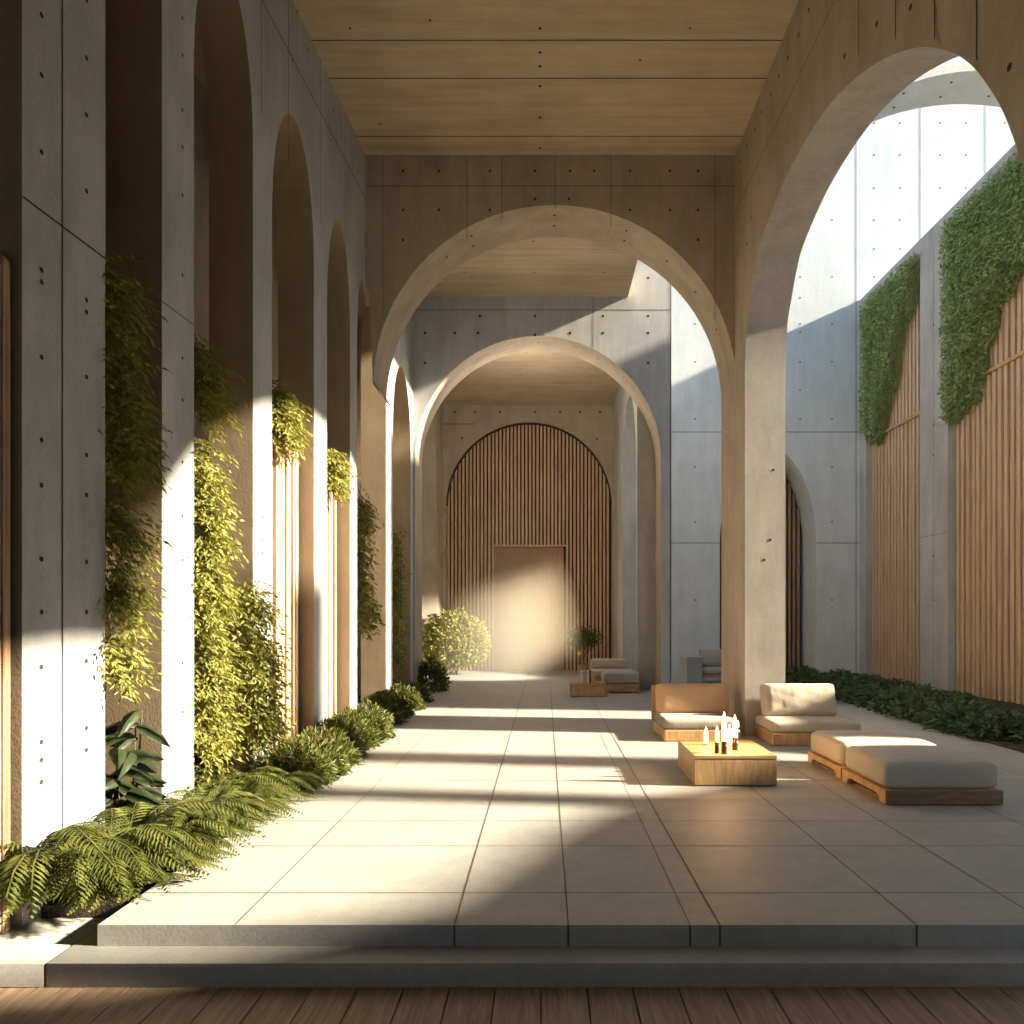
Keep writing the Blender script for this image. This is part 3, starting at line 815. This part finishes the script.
ferns = [
 (-3.0, 4.72, -.05, 1.25, 'large arching fern against the foot of the first pier'),
 (-2.74, 4.74, -.05, 1.0, 'frontmost fern drooping at the corner of the paving'),
 (-3.3, 4.72, -.06, 1.05, 'fern beside the timber leaf, before the first pier'),
 (-2.82, 5.12, -.05, 1.15, 'second fern along the paving edge, beside the first pier'),
 (-2.62, 5.35, -.05, .85, 'third fern along the paving edge, spilling onto the stone'),
 (-2.92, 5.55, -.05, .95, 'fern in front of the broad-leaved plant'),
 (-2.66, 5.8, -.05, .9, 'fern at the paving edge between the first two piers'),
 (-2.80, 6.12, -.05, .85, 'fern in front of the second pier'),
 (-2.60, 6.3, -.05, .8, 'fern on the paving edge, level with the second pier'),
 (-2.66, 6.65, -.05, .9, 'fern just past the second pier on the paving edge'),
 (-2.84, 6.9, -.05, .9, 'fern under the golden ivy curtain'),
 (-2.58, 7.05, -.05, .75, 'fern on the paving edge, level with the golden ivy curtain'),
 (-2.64, 7.42, -.05, .8, 'fern before the ivy-clad third pier'),
]
for i, (x, y, z, s, lab) in enumerate(ferns): plant('fern', FV[i % 4], (x, y, z), s, R.uniform(0, 6), lab, 'fern')
ords = 'first second third fourth fifth sixth seventh eighth ninth tenth eleventh twelfth'.split()
ys = [7.75, 8.2, 8.75, 9.3, 9.95, 10.6, 11.3, 12.1, 13.0, 14.0, 15.1]
for i, y in enumerate(ys):
    plant('low_shrub', SV[i % 3], (-2.58 + R.uniform(-.05, .05) - (.1 if y > 11 else 0), y, -.05), .92 + .12 * R.random(), R.uniform(0, 6), 'feathery low shrub, %s past the ferns along the left bed' % ords[i], 'shrub')
plant('round_shrub', shrub_mesh('round_shrub', 61, .42, .72, 1500, .10, .045, M['fern']), (PX(430, 17.4), 17.4, 0), 1.0, 0, 'rounded clipped shrub where the left bed ends', 'shrub')
# broad-leaved plant in the first opening
bl = thing('broad_leaf_plant', 'broad-leaved plant, darkened for shade, growing between the first two piers', 'plant', (-3.08, 5.62, -.05))
bm = bmesh.new(); r = random.Random(5)
bs = bmesh.new()
for s_ in range(4):
    ox, oy = r.uniform(-.1, .1), r.uniform(-.1, .14); hh = (1.05, .8, .95, .6)[s_]
    tube(bs, [(ox * .3, oy * .3, 0), (ox, oy, hh * .5), (ox * 1.6, oy * 1.5, hh)], [.012, .009, .005], 6)
    for k in range(9):
        tt = .2 + .8 * k / 8; az = r.uniform(-1.9, 1.9)
        az -= .9; d = Vector((math.cos(az), math.sin(az), r.uniform(-.5, .15)))
        roundleaf(bm, Vector((ox * 1.4 * tt, oy * 1.4 * tt, hh * tt)), d, Vector((.3, -.7, .9)) + rvec(r) * .3, r.uniform(.22, .32), r.uniform(.10, .14))
obj('foliage', bm, M['broad'], bl, True); obj('stem', bs, M['stem'], bl)
# dark shrub row in the courtyard bed
k = 0
for y, x in ((19.6, 6.55), (18.6, 6.5), (17.7, 6.5), (16.8, 6.45), (15.9, 6.45), (15.0, 6.4), (14.2, 6.45), (13.4, 6.4), (12.7, 6.35), (12.0, 6.4), (11.3, 6.35), (10.6, 6.35)):
    plant('courtyard_shrub', DV[k % 3], (x, y, .03), 1.05 + .15 * R.random(), R.uniform(0, 6), 'dark leafy shrub, %s from the back wall along the front of the courtyard bed' % ords[k], 'shrub', sz=.70); k += 1
k = 0
for y, x in ((19.2, 7.5), (17.8, 7.5), (16.4, 7.5), (15.0, 7.4), (13.7, 7.4)):
    plant('courtyard_shrub', DV[(k + 1) % 3], (x, y, .03), 1.2, R.uniform(0, 6), 'dark shrub against the courtyard wall, %s from the back wall' % ords[k], 'shrub', sz=.55); k += 1
# far bush and small tree
r = random.Random(9)
fb = thing('leafy_bush', 'large hazy sunlit bush left of the far door', 'bush', (PX(456, 22.4), 22.4, 0))
bm = bmesh.new()
for _ in range(5200):
    while True:
        q = rvec(r) * r.uniform(.6, 1)
        if q.z > -.75: break
    bx_ = q.x * 1.0
    top = 1.0 if q.x < .2 else .9
    p = Vector((bx_, q.y * .7, .95 + q.z * .95 * top * (1 + .12 * mn.noise(q * 3))))
    leafquad(bm, p, q + rvec(r) * .8, q + rvec(r) * .5, r.uniform(.09, .16), r.uniform(.05, .08))
obj('foliage', bm, M['ivy'], fb)
bm = bmesh.new()
for k in range(7): tube(bm, [(r.uniform(-.2, .2), r.uniform(-.2, .2), 0), (r.uniform(-.5, .5), r.uniform(-.3, .3), .9)], [.02, .008], 5)
obj('stem', bm, M['stem'], fb)
pt = thing('small_tree', 'spindly small tree beside the far door, behind the low table', 'tree', (PX(584, 22.8), 22.8, 0))
bm = bmesh.new()
for _ in range(1300):
    q = rvec(r) * r.uniform(.2, 1)
    leafquad(bm, Vector((q.x * .62, q.y * .45, 1.08 + q.z * .36)), rvec(r) + Vector((0, 0, -.3)), rvec(r), r.uniform(.07, .12), .045)
obj('foliage', bm, M['fern'], pt)
bm = bmesh.new()
for k in range(6): tube(bm, [(r.uniform(-.05, .05), r.uniform(-.05, .05), .25), (r.uniform(-.2, .2), r.uniform(-.1, .1), .7), (r.uniform(-.45, .45), r.uniform(-.2, .2), 1.15)], [.014, .01, .005], 5)
st_ = obj('stem', bm, M['stem'], pt)
bm = bmesh.new(); lathe(bm, [(.15, 0), (.20, .26), (.21, .28), (.17, .28), (.16, .24)], 18); obj('pot', bm, M['terracotta'], pt, True)
bm = bmesh.new(); lathe(bm, [(.005, -.06), (.035, -.05), (.06, 0), (.045, .04), (.005, .06)], 12, (-.16, -.45, .62)); obj('fruit', bm, M['yellow'], st_, True)

# ================================================================= FURNITURE
# --- low table
def low_table(name, label, x0, x1, y0, y1, h):
    t = thing(name, label, 'table', ((x0 + x1) / 2, (y0 + y1) / 2, 0)); sx, sy = (x1 - x0) / 2, (y1 - y0) / 2
    bm = bmesh.new(); box(bm, -sx, sx, -sy, sy, h - .035, h, bev=.006); obj('tabletop', bm, M['oak_x'], t)
    bm = bmesh.new()
    for a, b, c, d in ((-sx + .004, sx - .004, -sy + .004, -sy + .03), (-sx + .004, sx - .004, sy - .03, sy - .004), (-sx + .004, -sx + .03, -sy + .03, sy - .03), (sx - .03, sx - .004, -sy + .03, sy - .03)):
        box(bm, a, b, c, d, 0.012, h - .037, bev=.002)
    obj('side_panel', bm, M['oak'], t)
    bm = bmesh.new(); box(bm, -sx + .05, sx - .05, -sy + .05, sy - .05, 0, .011); obj('plinth', bm, M['dark_wood'], t)
    return t
TX0, TX1, TY0, TY1, TH = 1.50, 2.33, 7.62, 8.60, .31
low_table('coffee_table', 'solid oak block coffee table carrying lit candles', TX0, TX1, TY0, TY1, TH)

# --- candles
def candle(px, py, Y, r, h, cup, label, flame=True):
    x = PX(px, Y)
    t = thing('candle', label, 'candle', (x, Y, TH), group=None)
    bm = bmesh.new()
    if cup > 0:
        lathe(bm, [(r * .9, 0), (r, .005), (r, cup), (r * .9, cup), (r * .88, .012)], 20); obj('cup', bm, M['smoked'], t, True)
    bm = bmesh.new(); lathe(bm, [(r * .84, .013), (r * .84, h - .006), (r * .75, h), (r * .3, h - .006)], 18); wx = obj('wax', bm, M['wax'], t, True)
    bm = bmesh.new(); tube(bm, [(0, 0, h - .01), (0, 0, h + .012)], .0025, 5); obj('wick', bm, M['stem'], wx)
    if flame:
        bm = bmesh.new(); f = .045
        lathe(bm, [(.001, h + .004), (.008, h + .012), (.011, h + .022), (.007, h + .036), (.001, h + .055)], 10); obj('flame', bm, M['flame'], wx, True)
    L = bpy.data.lights.new('candle_glow', 'POINT'); L.energy = GLOW; L.color = (1.0, .50, .16); L.shadow_soft_size = .06
    lo = bpy.data.objects.new('candle_glow', L); COL.objects.link(lo); lo.parent = t; lo.location = (0, 0, h + .07)
GLOW = 20.0
candle(706, 0, 8.25, .028, .14, .015, 'small stubby candle at the far end of the coffee table')
candle(717, 0, 7.78, .024, .22, .11, 'pale squat candle in a dark cup, left of the tallest')
candle(724.2, 0, 7.72, .030, .37, .13, 'tallest candle on the coffee table')
candle(735, 0, 7.95, .032, .31, .13, 'slim tall candle in a dark cup at the right of the group')
candle(729.5, 0, 8.25, .042, .17, .0, 'wide short candle at the back of the group')

# --- lounge seats
def lounge(name, label, x0, x1, y0, y1, base_h, seat_t, back_h, mats, pillow_w, pillow_dx=0.0, tilt=.18, leanpanel=True):
    t = thing(name, label, 'sofa', ((x0 + x1) / 2, (y0 + y1) / 2, 0)); sx, sy = (x1 - x0) / 2, (y1 - y0) / 2
    bm = bmesh.new(); box(bm, -sx, sx, -sy, sy, .0, base_h, bev=.02); obj('base', bm, mats[0], t)
    bm = cushion_bm(sx * 2 + .01, sy * 2 - .02, seat_t, .05, .012, 12)
    for v in bm.verts: v.co += Vector((0, -.01, base_h + seat_t / 2))
    obj('seat_cushion', bm, mats[1], t, True)
    ph = back_h - base_h - seat_t
    bm = cushion_bm(pillow_w, .17, ph + .04, .06, .05, 14, .006, 3)
    rot = Matrix.Rotation(-tilt, 4, 'X')
    for v in bm.verts:
        v.co = rot @ v.co; v.co += Vector((pillow_dx, sy - .17, base_h + seat_t + ph / 2 - .0))
    obj('back_cushion', bm, mats[2], t, True)
    bm = bmesh.new()
    if leanpanel: 
        box(bm, pillow_dx - pillow_w / 2 - .045, pillow_dx + pillow_w / 2 + .02, sy - .05, sy - .01, base_h, back_h - .02, bev=.008)
        obj('backrest', bm, mats[0], t)
    return t
lounge('lounge_chair', 'tan low lounge seat in front of the arch pier, behind the coffee table', 1.62, 2.66, 10.34, 11.35, .165, .13, .70, (M['oak'], M['linen_shade'], M['tan']), 1.06, .02)
lounge('lounge_chair', 'cream low lounge seat with plump pillow on the courtyard side of the pier', 3.00, 4.18, 10.02, 10.9, .17, .14, .74, (M['oak'], M['linen'], M['linen']), 1.04, -.02, .26, False)

# --- ottomans
def ottoman(label, x0, x1, y0, y1, front):
    t = thing('ottoman', label, 'ottoman', ((x0 + x1) / 2, (y0 + y1) / 2, 0)); sx, sy = (x1 - x0) / 2, (y1 - y0) / 2
    bm = bmesh.new(); box(bm, -sx + .0, sx - .0, -sy, sy, .075, .135, bev=.004); obj('frame', bm, M['oak'], t)
    for sg in (-1, 1):
        bm = bmesh.new()
        prism(bm, [(-sy + .002, .012), (-sy + .13, .012), (-sy + .13, .05), (-sy + .2, .075), (-sy + .002, .075)], lambda u, v, w: (sg * (sx - .002) - sg * w, u, v), 0, .05); obj('leg', bm, M['oak'], t)
        bm = bmesh.new()
        prism(bm, [(sy - .002, .012), (sy - .13, .012), (sy - .13, .05), (sy - .2, .075), (sy - .002, .075)], lambda u, v, w: (sg * (sx - .002) - sg * w, u, v), 0, .05); obj('leg', bm, M['oak'], t)
    bm = bmesh.new(); box(bm, -sx, sx, -sy - .014, -sy - .001, .012, .134, bev=.003); obj('front_rail', bm, M['oak_shade'], t)
    bm = bmesh.new(); box(bm, -sx + .08, sx - .08, -sy + .08, sy - .08, 0.0, .02); obj('plinth', bm, M['dark_wood'], t)
    bm = cushion_bm(sx * 2 - .02, sy * 2 - .015, .245, .07, .018, 14)
    for v in bm.verts: v.co += Vector((0, 0, .136 + .1225))
    obj('cushion', bm, M['linen_g'] if front else M['linen'], t, True)  # front cushion gets a greyer linen as painted shade
ottoman('front shaded ottoman of the pair, cushion toned darker for shade on a low oak frame', 3.07, 4.13, 6.86, 7.86, True)
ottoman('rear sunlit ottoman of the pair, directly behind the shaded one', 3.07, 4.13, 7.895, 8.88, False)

# --- far seating
fx0, fx1, fy = PX(570, 16.15), PX(607, 16.15), 16.15
t = low_table('side_table', 'small oak block table far down the hall, holding upright books', fx0, fx1, fy, fy + .7, .28)
for px, w, h, mk, lab in ((582.0, .035, .26, 'cover_pale', 'first pale upright book on the far low table'), (585.0, .03, .27, 'cover_clay', 'thin clay-coloured book on the far low table'), (588.0, .03, .27, 'cover_pale', 'pale book between the clay and dark ones'), (590.5, .03, .28, 'cover_dark', 'dark upright book on the far low table'), (593.5, .05, .27, 'cover_clay', 'thick clay-coloured book at the end of the far row')):
    b = thing('book', lab, 'book', (PX(px, 16.3), 16.4, .28), 0, 'books on the far table')
    bm = bmesh.new(); box(bm, -w / 2, w / 2, -.1, .1, 0, h, bev=.003); obj('cover', bm, M[mk], b)
    bm = bmesh.new(); box(bm, -w / 2 + .005, w / 2 - .005, -.095, .103, .006, h + .001); obj('pages', bm, M['cover_pale'], b)
# far daybed
dx0_, dx1_ = PX(605, 16.95), XR3 - .03
t = thing('daybed', 'grey cushioned daybed on slatted oak base by the second arch', 'daybed', ((dx0_ + dx1_) / 2 , 17.6, 0)); sx = (dx1_ - dx0_) / 2
bm = bmesh.new(); box(bm, -sx, sx, -.62, .6, .13, .2, bev=.005); obj('frame', bm, M['oak'], t)
for a in (-1, 1):
    for b in (-1, 1):
        bm = bmesh.new(); box(bm, a * sx - (.06 if a > 0 else 0), a * sx + (.06 if a < 0 else 0), b * .6 - (.05 if b > 0 else .0), b * .6 + (.05 if b < 0 else .0), 0, .13); obj('leg', bm, M['oak'], t)
bm = bmesh.new(); box(bm, -sx + .07, sx - .07, -.6, -.56, .03, .10); obj('lower_rail', bm, M['oak'], t)
bm = cushion_bm(sx * 2, 1.22, .26, .05, .015, 10)
for v in bm.verts: v.co += Vector((0, 0, .33))
obj('cushion', bm, M['linen_g'], t, True)
# far sofa
sx0, sx1 = PX(591, 19.0), PX(629, 19.0)
lounge('far_sofa', 'low sofa with flat beige back cushion behind the far daybed', sx0, sx1 , 18.6, 19.6, .22, .16, .62, (M['oak'], M['linen'], M['linen']), (sx1 - sx0) * .96, 0, .08)
# armchair by the courtyard wall
ax0, ax1 = PX(686, 19.3), PX(740, 19.3)
t = thing('armchair', 'grey armchair with tilted cushion against the courtyard wall', 'armchair', ((ax0 + ax1) / 2, 19.6, 0)); sx = (ax1 - ax0) / 2
bm = bmesh.new(); box(bm, -sx, -sx + .40, -.4, .42, 0, .70, bev=.02); obj('arm_block', bm, M['conc'], t)
bm = bmesh.new(); box(bm, -sx + .42, sx, -.38, .42, .16, .24, bev=.006); obj('seat_frame', bm, M['oak'], t)
bm = cushion_bm(sx * 2 - .44, .8, .16, .05, .015, 10)
for v in bm.verts: v.co += Vector((.21, 0, .32))
obj('seat_cushion', bm, M['linen_g'], t, True)
bm = cushion_bm(sx * 2 - .46, .2, .5, .07, .05, 12, .006, 8)
rot = Matrix.Rotation(-.3, 4, 'X') @ Matrix.Rotation(.06, 4, 'Y')
for v in bm.verts: v.co = rot @ v.co + Vector((.20, .2, .62))
obj('back_cushion', bm, M['linen_g'], t, True)
for a in (-sx + .46, sx - .06):
    for b in (-.36, .36):
        bm = bmesh.new(); box(bm, a, a + .05, b - .025, b + .025, 0, .16); obj('leg', bm, M['oak'], t)

# ================================================================= HAZE
m, nt, outn = new_mat('haze')
tc = N(nt, 'ShaderNodeTexCoord'); gr = N(nt, 'ShaderNodeTexGradient', gradient_type='SPHERICAL')
nt.links.new(tc.outputs['Object'], gr.inputs[0])
mr = N(nt, 'ShaderNodeMath', operation='MULTIPLY'); mr.inputs[1].default_value = 0.28
nt.links.new(gr.outputs['Fac'], mr.inputs[0])
vs_ = N(nt, 'ShaderNodeVolumeScatter'); vs_.inputs['Color'].default_value = (1, .90, .72, 1); vs_.inputs['Anisotropy'].default_value = 0.1
nt.links.new(mr.outputs[0], vs_.inputs['Density']); nt.links.new(vs_.outputs[0], outn.inputs['Volume'])
bm = bmesh.new(); bmesh.ops.create_icosphere(bm, subdivisions=3, radius=1.0)
for v in bm.verts:
    if v.co.z < -.02: v.co.z = -.02
hz_ = obj('haze', bm, m); hz_.location = (-1.0, 21.0, .05); hz_.scale = (2.15, 2.95, 5.0)
tag(hz_, 'warm sunlit haze hanging before the far slatted gate', 'haze', kind='stuff')

# ================================================================= LIGHT
def sun(name, d, strength, color, ang):
    L = bpy.data.lights.new(name, 'SUN'); L.energy = strength; L.color = color; L.angle = math.radians(ang)
    o = bpy.data.objects.new(name, L); COL.objects.link(o)
    o.rotation_euler = Vector(d).to_track_quat('-Z', 'Y').to_euler(); o.location = (20, 5, 15)
sun('sun', (-1, .12, -.45), 62.0, (1.0, .86, .64), 2.2)
L = bpy.data.lights.new('far_fill_spot', 'SPOT'); L.energy = 140000; L.color = (1.0, .84, .60); L.spot_size = math.radians(19); L.spot_blend = .6; L.shadow_soft_size = .25  # added spot in the courtyard, stands in for sun in the far bay
lo = bpy.data.objects.new('far_fill_spot', L); COL.objects.link(lo); lo.location = (7.4, 16.9, 5.2)
lo.rotation_euler = (Vector((-2.3, 21.9, .7)) - lo.location).to_track_quat('-Z', 'Y').to_euler()
L = bpy.data.lights.new('far_bay_fill', 'POINT'); L.energy = 520; L.color = (1.0, .84, .66); L.shadow_soft_size = .6  # added unseen fill light, brightens the far bay
lo = bpy.data.objects.new('far_bay_fill', L); COL.objects.link(lo); lo.location = (-.4, 18.7, 6.6)
w = bpy.data.worlds.new('sky'); scene.world = w; w.use_nodes = True
nt = w.node_tree; bg = nt.nodes['Background']
tc = nt.nodes.new('ShaderNodeTexCoord'); sp_ = nt.nodes.new('ShaderNodeSeparateXYZ'); nt.links.new(tc.outputs['Generated'], sp_.inputs[0])
rp = ramp(nt, sp_.outputs[2], [(0.0, (.56, .82, 1.0)), (.35, (.42, .68, 1.0)), (.8, (.24, .42, .72))])
nt.links.new(rp, bg.inputs[0]); bg.inputs[1].default_value = 1.95

# ================================================================= CAMERA
cam = bpy.data.cameras.new('camera'); co = bpy.data.objects.new('camera', cam); COL.objects.link(co)
co.location = (0, 0, EYE); co.rotation_euler = (math.radians(90), 0, 0)
cam.sensor_width = 36; cam.lens = F / 1024 * 36
cam.shift_x = -(CX - 512) / 1024; cam.shift_y = (CY - 512) / 1024
cam.clip_end = 200
scene.camera = co
scene.view_settings.view_transform = 'Standard'
scene.view_settings.look = 'None'
scene.view_settings.exposure = -1.25
scene.cycles.use_denoising = True
scene.cycles.max_bounces = 10; scene.cycles.diffuse_bounces = 6
scene.cycles.sample_clamp_indirect = 8.0
